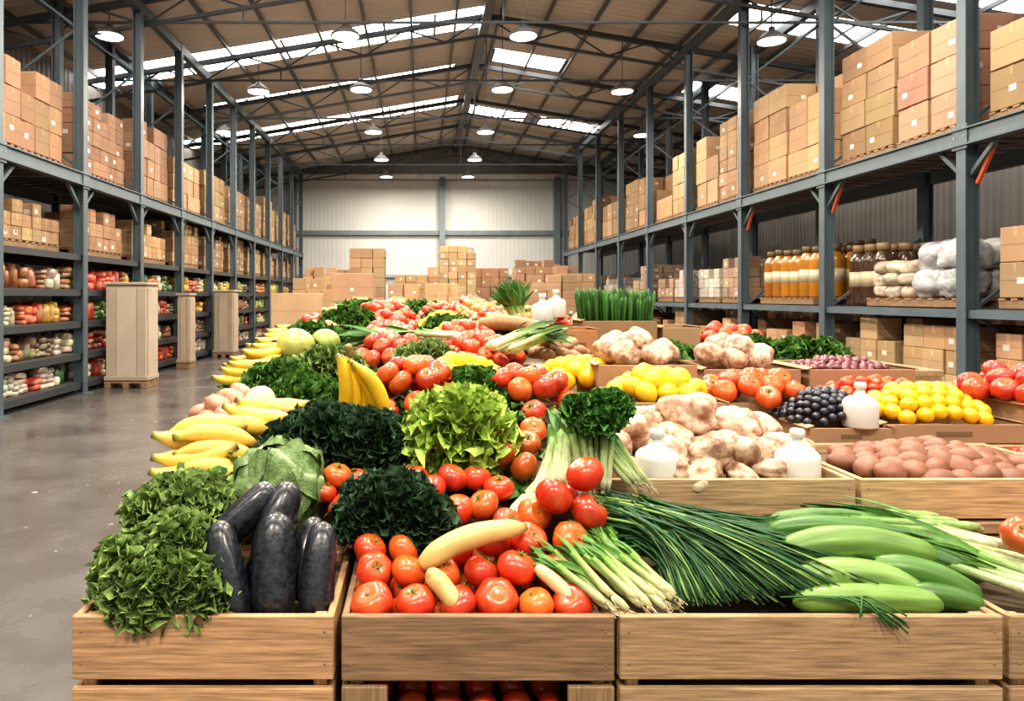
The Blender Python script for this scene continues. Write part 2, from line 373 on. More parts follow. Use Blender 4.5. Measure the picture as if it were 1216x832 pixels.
STB=(.075,.104,.124); STD=(.06,.072,.085); BM=(.088,.125,.15)
m=MB()
for z,h,c in((4.7,.22,(.14,.18,.21)),(7.4,.3,(.62,.62,.60)),(2.6,.14,(.3,.33,.34))): sbox(m,((XL+XR)/2,Y1-.12,z),(XR-XL-.1,.2,h),c,M_steel)
for x in(-6.2,1.03,6.6): sbox(m,(x,Y1-.2,3.7),(.28,.3,7.4),(.14,.18,.21),M_steel)
m.obj('trim_1')
sky={-1:[(-4.5,-3,XL,RX),(1,2.4,XL,RX),(6,7.3,XL,RX),(11,12.2,XL,RX),(18.2,19.6,XL,RX),(22.5,22.9,XL+2,RX-.6),(26.2,27.5,XL,RX-.3)],  # both slopes: near strips, out of view, are added for soft top light
      1:[(-4.5,-3,RX,XR),(1,2.4,RX,XR),(6,7.3,RX,XR),(11,12.2,RX,XR),(15.8,17.0,RX+5.5,XR),(21.1,22.2,RX+.5,RX+2.6),(21.1,22.2,8.,9.8),(27.5,28.8,RX+.2,RX+2.4),(27.5,28.8,4.6,7.0),(13.6,14.4,8.5,XR)]}
roof=MB(); win=[]
for sd in(-1,1):
    xa,xb=(XL-.16,RX) if sd<0 else (RX,XR+.16)
    ys=sorted({Y0,Y1+.16}|{s[0] for s in sky[sd]}|{s[1] for s in sky[sd]})
    for a,b in zip(ys,ys[1:]):
        ss=sorted([(s[2],s[3]) for s in sky[sd] if s[0]<=a+1e-6 and s[1]>=b-1e-6]); x=xa
        for p,q in ss:
            if p>x+.01: quad(roof,[(x,a,zr(x)),(p,a,zr(p)),(p,b,zr(p)),(x,b,zr(x))],M_roof)
            win.append((p,q,a,b)); x=q
        if xb>x+.01: quad(roof,[(x,a,zr(x)),(xb,a,zr(xb)),(xb,b,zr(xb)),(x,b,zr(x))],M_roof)
roof.obj('ceiling')
for i,(p,q,a,b) in enumerate(win):
    m=MB(); quad(m,[(p,a,zr(p)),(q,a,zr(q)),(q,b,zr(q)),(p,b,zr(p))],M_sky)
    n=max(1,int((q-p)/1.2))
    for k in range(n+1):
        x=p+(q-p)*k/n; sbox(m,(x,(a+b)/2,zr(x)-.03),(.06,b-a,.04),STB,M_steel)
    m.obj('window_%d'%(i+1))
m=MB()
for x in np.arange(XL+.5,XR,1.15):
    sbox(m,(x,(Y0+Y1)/2,zr(x)-.09),(.06,Y1-Y0,.10),(.10,.105,.11),M_steel)
sbox(m,(RX,(Y0+Y1)/2,RH-.2),(.22,Y1-Y0,.3),(.1,.11,.12),M_steel)
m.obj('roof_purlins')
for y in np.arange(-5.,34.6,3.9):
    m=MB()
    for xe in(XL+.1,XR-.1):
        a=np.array((xe,y,zr(xe)-.2)); r=np.array((RX,y,RH-.2)); lo=np.array((0,0,-.5))
        bar(m,a,r,.12,STD,M_steel); bar(m,a+lo*1.0,r+lo,.07,STD,M_steel)
        n=max(6,int(abs(xe-RX)/1.0)); P=[a+(r-a)*k/n for k in range(n+1)]
        for k in range(n): bar(m,P[k]+(lo if k%2 else 0),P[k+1]+(0 if k%2 else lo),.035,STD,M_steel)
    bar(m,(XL+.1,y,7.15),(XR-.1,y,7.15),.045,STD,M_steel)
    for x in(-3.6,RX,6.9): bar(m,(x,y,7.15),(x,y,zr(x)-.7),.03,STD,M_steel)
    m.obj('roof_truss')
# ---------------------------------------------------------------- pallets, boxes
CB=(.36,.23,.13)
def pallet(m,cx,cy,z,wx,wy):
    for k in(-1,0,1): sbox(m,(cx+k*(wx/2-.06),cy,z+.05),(.1,wy,.09),(.24,.15,.08),M_wood)
    n=max(4,int(wy/.16))
    for k in range(n): sbox(m,(cx,cy-wy/2+.05+k*(wy-.1)/(n-1),z+.108),(wx,.09,.024),jit((.3,.18,.1),.15),M_wood)
def cbx(m,c,s,col=None):
    col=jit(CB if col is None else col,.2); w,d,h=s; R=rot(0,0,U(-.05,.05))
    V,F=cboxg(w,d,h,.008); m.add(V,F,col,M_card,R=R,t=c,smooth=False)
    tp=np.clip(col*1.25,0,1); c=np.asarray(c,float)
    def part(o,sz,cc,mat=M_card): sbox(m,c+R@np.asarray(o,float),sz,cc,mat,R=R)
    part((0,0,h/2),(w*.98,.05,.004),tp)
    for sx in(-1,1):
        part((sx*w/2,0,h/2-.05),(.004,.05,.1),tp)
    part((0,-d/2,0),(w*.9,.003,.006),col*.55)
    for sx in(-1,1):
        part((sx*w/2,0,0),(.003,d*.9,.006),col*.55)
        if U()<.4: part((sx*w/2,d*U(-.25,.25),h*U(-.2,.1)),(.004,.1,.07),(.6,.57,.52),M_plas)
    if U()<.4: part((w*U(-.25,.25),-d/2,h*U(-.2,.1)),(.09,.004,.07),(.6,.57,.52),M_plas)
def stack(cx,cy,z,wx,wy,h,bs=.38,col=None,name='pallet_of_cardboard_boxes',miss=.35):
    m=MB(); pallet(m,cx,cy,z,wx,wy); z0=z+.122
    bh=bs*U(.6,.95); nx=max(1,round(wx/bs)); ny=max(1,round(wy/bs)); nz=max(1,round((h-.12)/bh)); col=jit(CB if col is None else col,.2)
    for k in range(nz):
        for i in range(nx):
            for j in range(ny):
                if 0<i<nx-1 and 0<j<ny-1: continue
                if k==nz-1 and U()<miss: continue
                cbx(m,(cx-wx/2+(i+.5)*wx/nx+U(-.012,.012),cy-wy/2+(j+.5)*wy/ny+U(-.012,.012),z0+(k+.5)*bh),(wx/nx*.96,wy/ny*.96,bh*.985),col)
    return m.obj(name)
# ---------------------------------------------------------------- racks
def rack(Xf,sg,ys,deck,top,depth=1.5,levels=()):
    m=MB()
    for y in ys:
        for xo in(0,depth):
            x=Xf+sg*(xo+.09); hh=top
            sbox(m,(x-.075,y,hh/2),(.018,.15,hh),STB,M_steel); sbox(m,(x+.075,y,hh/2),(.018,.15,hh),STB,M_steel); sbox(m,(x,y,hh/2),(.15,.03,hh),STB,M_steel)
            sbox(m,(x,y,.01),(.30,.30,.02),STB,M_steel)
        z=.3;k=0
        while z<top-1.2:
            a=Xf+sg*.17;b=Xf+sg*(depth+.03)
            if not(deck-1.2<z<deck+.1): bar(m,(a if k%2 else b,y,z),(b if k%2 else a,y,z+1.1),.035,STB,M_steel)
            z+=1.15;k+=1
        bar(m,(Xf+sg*.09,y+.07,deck-.55),(Xf+sg*.09,y+.5,deck-.16),.05,STB,M_steel); bar(m,(Xf+sg*.09,y-.07,deck-.55),(Xf+sg*.09,y-.5,deck-.16),.05,STB,M_steel)
        sbox(m,(Xf-sg*.006,y,deck-.1),(.012,.24,.30),BM,M_steel)
        for dz in(-.2,-.1,0.0):
            for dy in(-.08,.08): sbox(m,(Xf-sg*.014,y+dy,deck+dz),(.012,.025,.025),(.25,.27,.28),M_steel)
    L=ys[-1]-ys[0]; cy=(ys[-1]+ys[0])/2
    for xo in(.03,depth+.14):
        x=Xf+sg*xo
        sbox(m,(x,cy,deck-.1),(.05,L,.2),BM,M_steel); sbox(m,(x,cy,deck-.01),(.12,L,.02),STB,M_steel); sbox(m,(x,cy,deck-.2),(.12,L,.02),STB,M_steel)
        sbox(m,(x+sg*.06,cy,top-.1),(.15,L,.2),STB,M_steel)
    for y in np.arange(ys[0],ys[-1],.3): sbox(m,(Xf+sg*(depth/2+.1),y,deck+.0),(depth+.1,.2,.03),(.13,.11,.10),M_wood)
    for z,c in levels:
        for xo in(.07,depth+.1): sbox(m,(Xf+sg*xo,cy,z-.06),(.05,L,.10),c,M_steel)
        sbox(m,(Xf+sg*(depth/2+.1),cy,z-.012),(depth-.05,L,.022),(.08,.08,.08),M_steel)
    return m
yl=[7.0,9.4,11.8,14.2,16.6,19.0,21.4,23.8,26.2,28.6,31.0,33.4]
dk=(.035,.042,.05)
m=rack(-5.52,-1,yl,3.62,7.45,1.6,[(.2,dk),(.68,dk),(1.2,dk),(1.72,dk),(2.3,dk)]); m.obj('pallet_rack')
yr=[5.63,8.63,11.63,14.63,17.63,20.63,23.63,26.63,29.63,32.63]
m=rack(6.5,1,yr,3.62,7.8,1.6,[(1.45,BM),(.16,BM)])
for y in yr[:4]: bar(m,(6.62,y-.12,2.95),(6.62,y-.4,3.4),.04,(.5,.1,.03),M_steel)
m.obj('pallet_rack')
PK=[(.6,.06,.03),(.7,.42,.05),(.10,.28,.06),(.62,.58,.5),(.5,.18,.05),(.06,.16,.07),(.66,.6,.42),(.4,.04,.03),(.25,.38,.08),(.12,.08,.05),(.55,.5,.1),(.3,.12,.05),(.5,.1,.05)]
def pouch(m,c,s,col):
    V,F,T,P=sph(10,6); W=np.sign(V)*np.abs(V)**.45; W=W*.5*np.asarray(s)
    C=np.tile(jit(col,.25),(len(V),1)); band=np.abs(V[:,2]-U(-.2,.3))<.25; C[band]=C[band]*.4+np.array(PK[int(U(0,len(PK)))])*.3+np.array((.4,.37,.3))*.5*U(.2,1)
    m.add(W,F,C,M_pack,R=rot(U(-.15,.15),U(-.15,.15),U(-.3,.3)),t=c)
for bi,(a,b) in enumerate(zip(yl,yl[1:])):
    for li,(z,h) in enumerate(((.2,.36),(.68,.4),(1.2,.38),(1.72,.42))):
        m=MB(); y=a+.2; kind=int(U(0,len(PK)))
        while y<b-.2:
            w=U(.10,.22)
            if U()<.4: kind=int(U(0,len(PK)))
            nl=int(U(2,5)) if U()<.7 else 1; hh=h*U(.6,.88)/nl
            tall=U()<.2
            for r in range(2):
                if tall:
                    jh=h*U(.6,.85); rr=w*.42
                    lathe(m,[(rr,0),(rr,jh*.75),(rr*.7,jh*.83),(rr*.65,jh)],(-5.84-r*.26,y+w/2,z),jit(PK[kind],.2),M_pack,10); continue
                for q in range(nl):
                    if q==nl-1 and U()<.2: continue
                    pouch(m,(-5.83-r*.28+U(-.02,.02),y+w/2,z+hh*(q+.5)),(.26,w*.98,hh*1.05),PK[kind] if li!=0 else PK[(0,3,6,3)[kind%4]])
            y+=w
        m.obj('packaged_groceries')
    stack(-6.38,(a+b)/2,2.3,1.1,1.9,U(.7,1.1),.28)
    stack(-6.38,(a+b)/2,3.64,1.15,2.0,U(1.15,1.6),.36+U(0,.12))
for bi,(a,b) in enumerate(zip(yr,yr[1:])):
    for s in(0,1):
        stack(7.3,a+.82+s*1.36,3.64,1.2,1.28,U(1.5,1.95) if bi<4 else U(1.2,1.8),(.42 if U()<.3 else .62) if bi<3 else (.42 if U()<.5 else .6),miss=.15)
    if bi>=3:
        for s in(0,1): stack(7.35,a+.82+s*1.36,1.46,1.2,1.2,U(.6,1.2),.34,col=(.30,.22,.15) if U()<.6 else (.38,.35,.3))
    for s in(0,1): stack(7.35,a+.82+s*1.36,.17,1.2,1.2,U(.8,1.05),.36)
for i,y in enumerate(np.arange(5.5,24,1.55)): stack(9.6,y,0,1.3,1.3,U(2.2,3.1),.5,col=(.24,.15,.085))
def jar(m,p,r,h,col,lid):
    pr=[(r*.9,0),(r,h*.04),(r,h*.72),(r*.9,h*.8),(r*.6,h*.86),(r*.55,h*.9)]; lathe(m,pr,p,col,M_glass,16)
    lathe(m,[(r*.64,h*.89),(r*.64,h),(r*.6,h*1.005)],p,lid,M_steel,16)
    lathe(m,[(r*1.01,h*.3),(r*1.01,h*.55)],p,(.5,.42,.28),M_plas,16)
m=MB(); pallet(m,7.3,13.1,1.46,1.3,1.9)
for i in range(4):
    for j in range(6): jar(m,(6.82+i*.3,12.3+j*.32,1.585),.14,U(.85,.9) if i<3 else 1.0,jit((.36,.15,.015),.3),(.12,.08,.04))
m.obj('oil_jars')
m=MB()
for i in range(3):
    for j in range(3): jar(m,(7.1+i*.34,10.98+j*.3,1.47),.15,.95,(.07,.035,.02),(.3,.2,.1))
m.obj('dark_sauce_jars')
def sackpile(name,cx,cy,z,nx,ny,nz,s,col,mat,amp=.022):
    m=MB(); pallet(m,cx,cy,z,nx*s[0]+.1,ny*s[1]+.1)
    for k in range(nz):
        for i in range(nx):
            for j in range(ny):
                V,F,T,P=sph(24,16); W=np.sign(V)*np.abs(V)**.65; d=np.zeros(len(V))
                for _ in range(7): kk=rng.normal(size=3)*5; d+=amp*np.sin(V@kk+U(0,6))
                W=(W+d[:,None]*V)*.5*np.asarray(s)*1.06
                m.add(W,F,jit(col,.15),mat,R=rot(U(-.15,.15),U(-.15,.15),U(-.2,.2)),t=(cx+(i-(nx-1)/2)*s[0]+U(-.03,.03),cy+(j-(ny-1)/2)*s[1]+U(-.04,.04),z+.13+(k+.5)*s[2]*.9))
    return m.obj(name)
sackpile('flour_sacks',7.2,10.3,1.46,2,3,3,(.45,.28,.19),(.45,.37,.28),M_pack)
sackpile('plastic_wrapped_bags',7.2,9.35,1.46,2,2,2,(.5,.42,.40),(.42,.43,.44),M_bag,.04)
stack(7.2,7.6,1.46,1.1,1.3,.95,.45)
def cabinet(cx,cy,w,d,h,col):
    m=MB(); pallet(m,cx,cy,0,w+.04,d+.04); z=.125
    box(m,(cx,cy,z+h/2),(w,d,h),col,M_card,ch=.02)
    box(m,(cx,cy-d/2-.01,z+h/2),(w*.46,.02,h*.93),np.array(col)*1.08,M_card,ch=.006)
    for sx in(-1,1): box(m,(cx+sx*w*.37,cy-d/2-.008,z+h/2),(w*.22,.016,h*.93),np.array(col)*.93,M_card,ch=.006)
    box(m,(cx+w/2+.01,cy,z+h/2),(.02,d*.9,h*.93),np.array(col)*.95,M_card,ch=.006)
    box(m,(cx,cy,z+h+.02),(w+.06,d+.06,.05),np.array(col)*.9,M_card,ch=.01); box(m,(cx,cy,z+.05),(w+.05,d+.05,.08),np.array(col)*.8,M_card,ch=.01)
    m.obj('storage_cabinet')
cabinet(-5.13,12.7,.72,.5,1.68,(.40,.33,.26)); cabinet(-5.15,18.9,.5,.5,1.6,(.34,.27,.2)); cabinet(-5.25,16.0,.26,.4,1.5,(.34,.27,.2))
for (x,y,w,h) in ((-2.75,16,1.0,1.95),(-1.6,17.2,1.0,1.9),(-4.2,30,1.3,3.0),(-3.0,31,1.4,2.7),(-2.0,27,1.3,3.3),(-.4,29.5,1.3,2.4),(1.0,30.5,1.4,2.7),(1.3,26,1.3,3.3),(2.7,28.5,1.4,2.6),(4.2,27,1.4,2.9),(5.3,30,1.2,3.0),(4.0,22,1.3,2.3),(2.6,20,1.3,2.0),(-.3,22,1.4,2.0),(5.2,24.5,1.2,2.6),(0.6,21,1.0,1.9),(-3.2,22,1.3,2.2)):
    stack(x,y,0,w,1.2,h,U(.35,.5) if y>18 else .9,miss=.35 if y>18 else 0)
# ---------------------------------------------------------------- lamps
def lamp(x,y,z,power):
    e=bpy.data.objects.new('pendant_lamp',None); bpy.context.collection.objects.link(e); e.location=(x,y,z)
    m=MB(); lathe(m,[(.06,.28),(.07,.2),(.14,.16),(.28,.05),(.31,0),(.30,-.005)],(x,y,z),(.2,.2,.2),M_steel,20); bar(m,(x,y,z+.2),(x,y,zr(x)-.05),.02,(.1,.1,.1),M_steel)
    o=m.obj('shade'); o.parent=e; o.location-=Vector((x,y,z))
    m=MB(); lathe(m,[(.01,0.0),(.27,-.008),(.27,-.02),(.01,-.04)],(x,y,z),(1,1,1),M_lamp,20)
    o=m.obj('diffuser'); o.parent=e; o.location-=Vector((x,y,z))
    if power:
        l=bpy.data.lights.new('lamp_light','AREA'); l.shape='DISK'; l.size=.5; l.energy=power; l.color=(1,.88,.72)
        lo=bpy.data.objects.new('bulb',l); bpy.context.collection.objects.link(lo); lo.parent=e; lo.location=(0,0,-.06)
for y in(-2.5,3.5,9,14.7,18.5,23.3,28.,32):  # nearest lamps, above and behind the camera's view, are added for lighting
    for x in(-1.55,2.1): lamp(x,y,6.95,270)
for y in(14.7,23.3):
    for x in(-6.4,7.2): lamp(x,y,6.95 if x<0 else 6.85,0)
for x in(-4.2,5.2):
    for y in(9,18.5): lamp(x,y,6.9,220)
# ---------------------------------------------------------------- crates & stands
PINE=(.52,.315,.155)
def crate(x0,x1,y0,y1,z0,z1,col=PINE,boards=2,liner=None,th=.016,handle=False,gap=.018,name='wooden_crate'):
    m=MB(); h=z1-z0; bh=(h-gap*(boards-1))/boards; cx=(x0+x1)/2; cy=(y0+y1)/2
    for k in range(boards):
        z=z0+k*(bh+gap)+bh/2; c=jit(col,.1)
        for y in(y0+th/2,y1-th/2):
            if handle and k==0 and y<cy:
                w=(x1-x0)*.17
                for xx in(x0+w/2,x1-w/2): box(m,(xx,y,z),(w,th,bh),c,M_wood,ch=.003)
                box(m,(cx,y,z-bh*.22),(x1-x0-2*w-.002,th,bh*.56),c*.98,M_wood,ch=.003)
            else: box(m,(cx,y,z),(x1-x0,th,bh),c,M_wood,ch=.003)
        for x in(x0+th/2,x1-th/2): box(m,(x,cy,z-.001),(th,y1-y0-2*th-.001,bh),jit(col,.07),M_wood,ch=.003)
    for x in(x0+th+.016,x1-th-.016):
        for y in(y0+th+.016,y1-th-.016): box(m,(x,y,(z0+z1)/2-.004),(.03,.03,h-.01),jit(col,.05),M_wood,ch=.003)
    for k in range(5):
        yy=y0+th+(y1-y0-2*th)*(k+.5)/5; box(m,(cx,yy,z0+.008),(x1-x0-2*th-.004,(y1-y0)/5-.012,.01),jit(col,.07),M_wood,ch=.002)
    for x in(x0+.02,x1-.02):
        for k in range(boards):
            for dz in(-.25,.25):
                V,F,_,_=sph(6,4); m.add(V*np.array([.003,.0015,.003]),F,(.2,.18,.15),M_steel,t=(x,y0-.0005,z0+k*(bh+gap)+bh*(.5+dz)))
    if liner:
        a,b=liner; e=th+.002
        m.add([(x0+e,y0+e,a),(x1-e,y0+e,a),(x1-e,y1-e,b),(x0+e,y1-e,b)],[(0,1,2,3)],(.12,.09,.05),M_card,smooth=False)
    return m.obj(name)
cols=[(-.767,-.192,PINE),(-.175,.425,(.27,.165,.09)),(.436,1.278,(.43,.275,.145)),(1.292,2.0,(.38,.24,.125))]
for i,(a,b,c) in enumerate(cols):
    for k in range(3):
        z1=.9-k*.302; crate(a,b,1.57,2.03,z1-.3,z1,c,liner=(z1-.07,min(z1-.01,z1-.03)) if k==0 else None,handle=(i==1 and k==0),gap=.018 if i!=1 else .012)
m=MB()
ys=[2.05,2.3,2.8,3.4,4.0,5,6,7,8,9.6]
def wd(y): return (-.80-.04*min(y-2,4)*1.6,.50 if y<4.1 else 1.55)
for a,b in zip(ys,ys[1:]):
    l0,r0=wd((a+b)/2); za,zb=Hs(a)-.06,Hs(b)-.06
    V=[(l0,a,0),(r0,a,0),(r0,b,0),(l0,b,0),(l0,a,za),(r0,a,za),(r0,b,zb),(l0,b,zb)]
    m.add(V,[(0,1,5,4),(1,2,6,5),(2,3,7,6),(3,0,4,7),(4,5,6,7),(0,3,2,1)],(.18,.12,.065),M_wood,smooth=False)
m.obj('display_table')
m=MB()
for (y0,y1,z,x1) in((2.05,2.6,.955,2.3),(2.6,3.22,1.06,2.75),(3.22,4.1,1.12,3.0),(4.1,5.6,1.18,3.0)):
    x0=.51 if y1<4.2 else 1.56
    box(m,((x0+x1)/2,(y0+y1)/2,z-.02),(x1-x0,y1-y0-.004,.035),(.34,.22,.12),M_wood)
    n=8
    for k in range(n): box(m,(x0+(x1-x0)*(k+.5)/n,y0+.02,(z-.04)/2),((x1-x0)/n-.01,.02,z-.045),jit((.34,.22,.12),.1),M_wood)
    for x in(x0+.05,x1-.05): box(m,(x,y1-.06,(z-.04)/2),(.06,.06,z-.045),(.3,.2,.11),M_wood)
m.obj('tiered_display_stand')
m=MB()
for y in np.arange(2.1,9.5,.16):
    l,r=wd(y)
    for x in np.arange(l+.1,r-.03,.15 if y<4 else .2):
        st=MG if U()<.7 else LG
        V,F,C=leafgeo(.18,.08,.02,U(.0,.25),12,9,ph=U(0,6),**st); m.add(V-np.array((0,.09,0)),F,C*U(.6,1.1),M_leaf,R=rot(U(-.2,.3),U(-.3,.3),U(0,6.28)),t=(x+U(-.03,.03),y+U(-.03,.03),Hs(y)-.035+U(0,.03)))
m.obj('loose_salad_leaves')
# ---------------------------------------------------------------- FRONT ROW
m=MB()
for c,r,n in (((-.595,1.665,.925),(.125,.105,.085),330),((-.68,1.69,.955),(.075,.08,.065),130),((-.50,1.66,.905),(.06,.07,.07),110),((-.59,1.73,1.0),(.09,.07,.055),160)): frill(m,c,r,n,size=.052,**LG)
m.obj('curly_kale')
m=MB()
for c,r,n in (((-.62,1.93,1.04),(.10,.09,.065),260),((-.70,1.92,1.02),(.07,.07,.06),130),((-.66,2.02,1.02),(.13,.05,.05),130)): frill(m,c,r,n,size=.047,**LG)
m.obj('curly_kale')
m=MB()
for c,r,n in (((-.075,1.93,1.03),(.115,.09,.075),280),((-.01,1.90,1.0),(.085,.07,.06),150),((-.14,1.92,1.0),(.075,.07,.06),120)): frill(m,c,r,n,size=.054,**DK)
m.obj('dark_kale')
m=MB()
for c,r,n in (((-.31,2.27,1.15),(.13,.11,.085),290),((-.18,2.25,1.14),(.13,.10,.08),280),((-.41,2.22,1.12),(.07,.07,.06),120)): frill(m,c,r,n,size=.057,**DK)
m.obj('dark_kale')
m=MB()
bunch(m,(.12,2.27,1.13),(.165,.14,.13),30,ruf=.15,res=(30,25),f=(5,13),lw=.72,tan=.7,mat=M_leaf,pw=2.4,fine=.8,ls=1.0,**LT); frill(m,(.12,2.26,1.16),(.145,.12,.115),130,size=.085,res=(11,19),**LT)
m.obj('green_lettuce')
m=MB(); cabbage(m,(-.40,2.05,1.055),.118); m.obj('savoy_cabbage')
m=MB()
for c,d,L,r in (((-.45,1.675,.95),(-.24,.25,.8),.25,.043),((-.335,1.675,.965),(-.04,.25,.85),.25,.051),((-.238,1.685,.95),(.04,.3,.8),.23,.041),((-.44,1.785,1.055),(.62,.2,.62),.20,.044),((-.35,1.77,1.035),(.2,.3,.7),.21,.045),((-.39,1.76,.95),(.2,.2,.7),.22,.043),((-.28,1.78,.95),(.1,.3,.5),.2,.04)):
    eggplant(m,c,d,L,r)
m.obj('eggplants')
m=MB()
for X,Y,Z,r in ((-.112,1.63,.905,.049),(-.012,1.635,.900,.047),(.083,1.63,.90,.045),(.172,1.635,.908,.05),(.262,1.63,.898,.042),(.345,1.632,.9,.047),
    (-.112,1.715,.945,.044),(-.03,1.71,.945,.043),(.05,1.72,.935,.043),(.145,1.715,.94,.045),(.228,1.705,.955,.049),(.32,1.72,.94,.044),(.39,1.70,.925,.04),
    (-.128,1.80,.965,.042),(-.045,1.80,.962,.04),(.092,1.80,.968,.046),(.182,1.80,.985,.046),(.272,1.80,.985,.048),(.378,1.80,.985,.050),
    (.23,1.88,1.0,.046),(.30,1.90,1.02,.046),(.345,1.86,1.082,.05),(.437,1.86,1.04,.051),(.435,1.90,1.13,.050),(.385,1.95,1.05,.046),
    (.10,1.95,1.02,.045),(.17,1.96,1.03,.045),(.03,2.02,1.055,.045),(.09,2.06,1.08,.044),(.16,2.07,1.075,.043),(.22,2.02,1.06,.043),(-.02,2.07,1.08,.042),
    (-.215,1.98,1.02,.048),(-.24,2.06,1.085,.044),(-.19,2.07,1.07,.04),(-.27,2.01,1.05,.036),(.28,2.35,1.16,.05),(.34,2.3,1.13,.045),(.25,2.2,1.12,.05),(.38,2.42,1.15,.045),(.31,2.15,1.09,.046)):
    tomato(m,(X,Y,Z),r)
for x in np.arange(-.12,.41,.082):
    for y in(1.66,1.75,1.84): tomato(m,(x,y,.865+(y-1.66)*.3),.04)
m.obj('tomatoes')
m=MB()
for i in range(2):
    for x in np.arange(-.1,.38,.08): tomato(m,(x,1.64+i*.09,.66),.038,lo=True)
m.obj('tomatoes')
m=MB()
SQ=(.62,.42,.15)
longveg(m,(0.0,1.70,.955),(.07,1.69,1.045),(.26,1.77,1.03),.029,SQ,M_yel,([0,.05,.2,.6,.9,1],[.35,.7,.95,1,.8,.3]),n=18,endc=(.3,.2,.06))
longveg(m,(.015,1.64,.965),(.04,1.66,.95),(.085,1.60,.90),.024,SQ,M_yel,([0,.1,.4,.9,1],[.3,.8,1,.9,.3]),endc=(.4,.3,.1))
longveg(m,(.27,1.68,.965),(.32,1.65,.94),(.37,1.61,.885),.018,(.6,.5,.25),M_yel,([0,.1,.4,.9,1],[.5,.9,1,1,.5]))
m.obj('yellow_squash')
m=MB()
for i in range(26):
    leek(m,(.375+i*.0085,1.60+U(-.01,.05),.90+U(-.012,.03)),(-.40-.3*U(),.6,.40),.13,.0088,leafs=4,spread=.15,lf=.5,gcol=(.06,.18,.03),wh=(.55,.52,.28),mid=(.16,.31,.05))
for i in range(16):
    leek(m,(.50+U(-.04,.06),1.70+U(-.03,.05),.93+U(0,.02)),(-.25+U(-.2,.2),.6,.30),.13,.0088,leafs=5,spread=.15,lf=.6,gcol=(.05,.15,.03),wh=(.40,.42,.2),mid=(.13,.27,.045))
m.obj('spring_onions')
m=MB()
for i in range(520):
    s=U(); p0=(.45+.16*U(),1.84+.14*U(),.985+.07*s+.01*U()); a=U()**1.1
    p1=(.60+.22*a,1.72+.16*U(),.96+.08*s); p2=(.56+.46*a+.05*U(),1.60+.16*a*U()+.02,.895+.06*s*a+.02*U())
    P=bez(p0,p1,p2,9); c=jit((.024,.085,.024),.45) if U()<.85 else jit((.2,.32,.08))
    sweep(m,P,np.linspace(.004,.0018,9),5,c,M_leaf)
for i in range(220):
    y=U(1.80,2.0); p0=(.48+U(0,.1),y,.96+(y-1.84)*.4+U(0,.04)); p2=(.9+U(0,.25),y-U(.02,.12),.94+U(0,.05))
    sweep(m,bez(p0,(.7+U(0,.1),y,1.0+U(0,.03)),p2,8),np.linspace(.004,.002,8),5,jit((.024,.085,.024),.45),M_leaf)
for i in range(12):
    p0=(.9+U(-.1,.1),1.62,.92); sweep(m,bez(p0,(.98,1.58,.95),(1.0+U(-.05,.06),1.55,.89+U(-.02,.02)),7),.0022,5,jit((.04,.13,.03)),M_leaf)
m.obj('chives_bunch')
m=MB()
for p0,p1,p2,r,c in (((.885,1.77,.965),(1.05,1.75,1.03),(1.265,1.75,.955),.043,(.13,.24,.045)),((.875,1.70,.925),(1.02,1.68,.975),(1.185,1.68,.90),.040,(.19,.32,.075)),((.85,1.635,.90),(1.0,1.63,.925),(1.20,1.64,.895),.034,(.17,.30,.06)),
    ((1.06,1.72,.95),(1.19,1.69,.97),(1.30,1.66,.89),.036,(.07,.17,.025)),((.90,1.86,.99),(1.05,1.86,1.025),(1.30,1.84,.97),.028,(.06,.16,.025)),((1.12,1.80,.965),(1.22,1.76,.98),(1.36,1.72,.92),.03,(.05,.14,.025)),((.93,1.92,1.0),(1.1,1.92,1.02),(1.3,1.93,.98),.026,(.09,.2,.04)),((1.12,1.66,.91),(1.2,1.65,.92),(1.29,1.64,.885),.03,(.06,.15,.025))):
    longveg(m,p0,p1,p2,r,c,M_cuc,CUP,n=22,m=28,stripe=.03,endc=np.array(c)*.7)
m.obj('cucumbers')
m=MB()
for i in range(18):
    t=i/17; leek(m,(1.42+U(-.03,.12),1.64+.2*t,.90+.055*t+U(0,.02)),(-.85,.42,.22-.1*t+U(-.04,.04)),.2,.0115,leafs=6,spread=.12,lf=1.0,mid=(.14,.29,.05),gcol=(.03,.12,.025),droop=.25)
for i in range(12):
    leek(m,(1.26+U(-.05,.25),1.92+U(-.05,.07),.965+U(0,.035)),(-1,.05,.05),.22,.011,leafs=6,spread=.10,lf=.8,mid=(.1,.24,.045),wh=(.3,.42,.15),roots=0,gcol=(.03,.12,.025))
m.obj('leeks')
m=MB()
for X,Y,Z in((1.46,1.74,1.02),(1.53,1.7,.95),(1.56,1.8,1.0),(1.62,1.66,.92)): tomato(m,(X,Y,Z),.045)
heap(lambda p: tomato(m,p,.04,lo=True),1.74,1.8,.2,.18,.075,.03,lambda y:.90,2)
m.obj('tomatoes')
m=MB()
for i in range(10):
    leek(m,(.30+.012*i+U(-.01,.01),2.02,1.03+.006*i),(.5-.04*i+U(-.08,.08),.55,.65),.17,.0125,leafs=5,spread=.16,lf=.55)
for i in range(6): leek(m,(.24+.02*i,1.96,1.0),(.55,.6,.35),.24,.013,leafs=4,spread=.12,lf=.4,gcol=(.12,.26,.05))
m.obj('leeks')
m=MB()
for i in range(18):
    a=U(-1,1); leek(m,(.48+.035*a,1.98+U(-.02,.03),1.07),(.15*a,.25,.95),.15,.0075,leafs=3,spread=.12,lf=.4,gcol=(.03,.12,.02),mid=(.13,.27,.04))
for c,r,n in (((.46,2.04,1.275),(.055,.05,.03),110),((.53,2.04,1.285),(.06,.05,.035),120),((.50,2.0,1.25),(.05,.04,.03),80)): frill(m,c,r,n,col=(.025,.095,.015),edge=(.07,.20,.03),rib=0,size=.034)
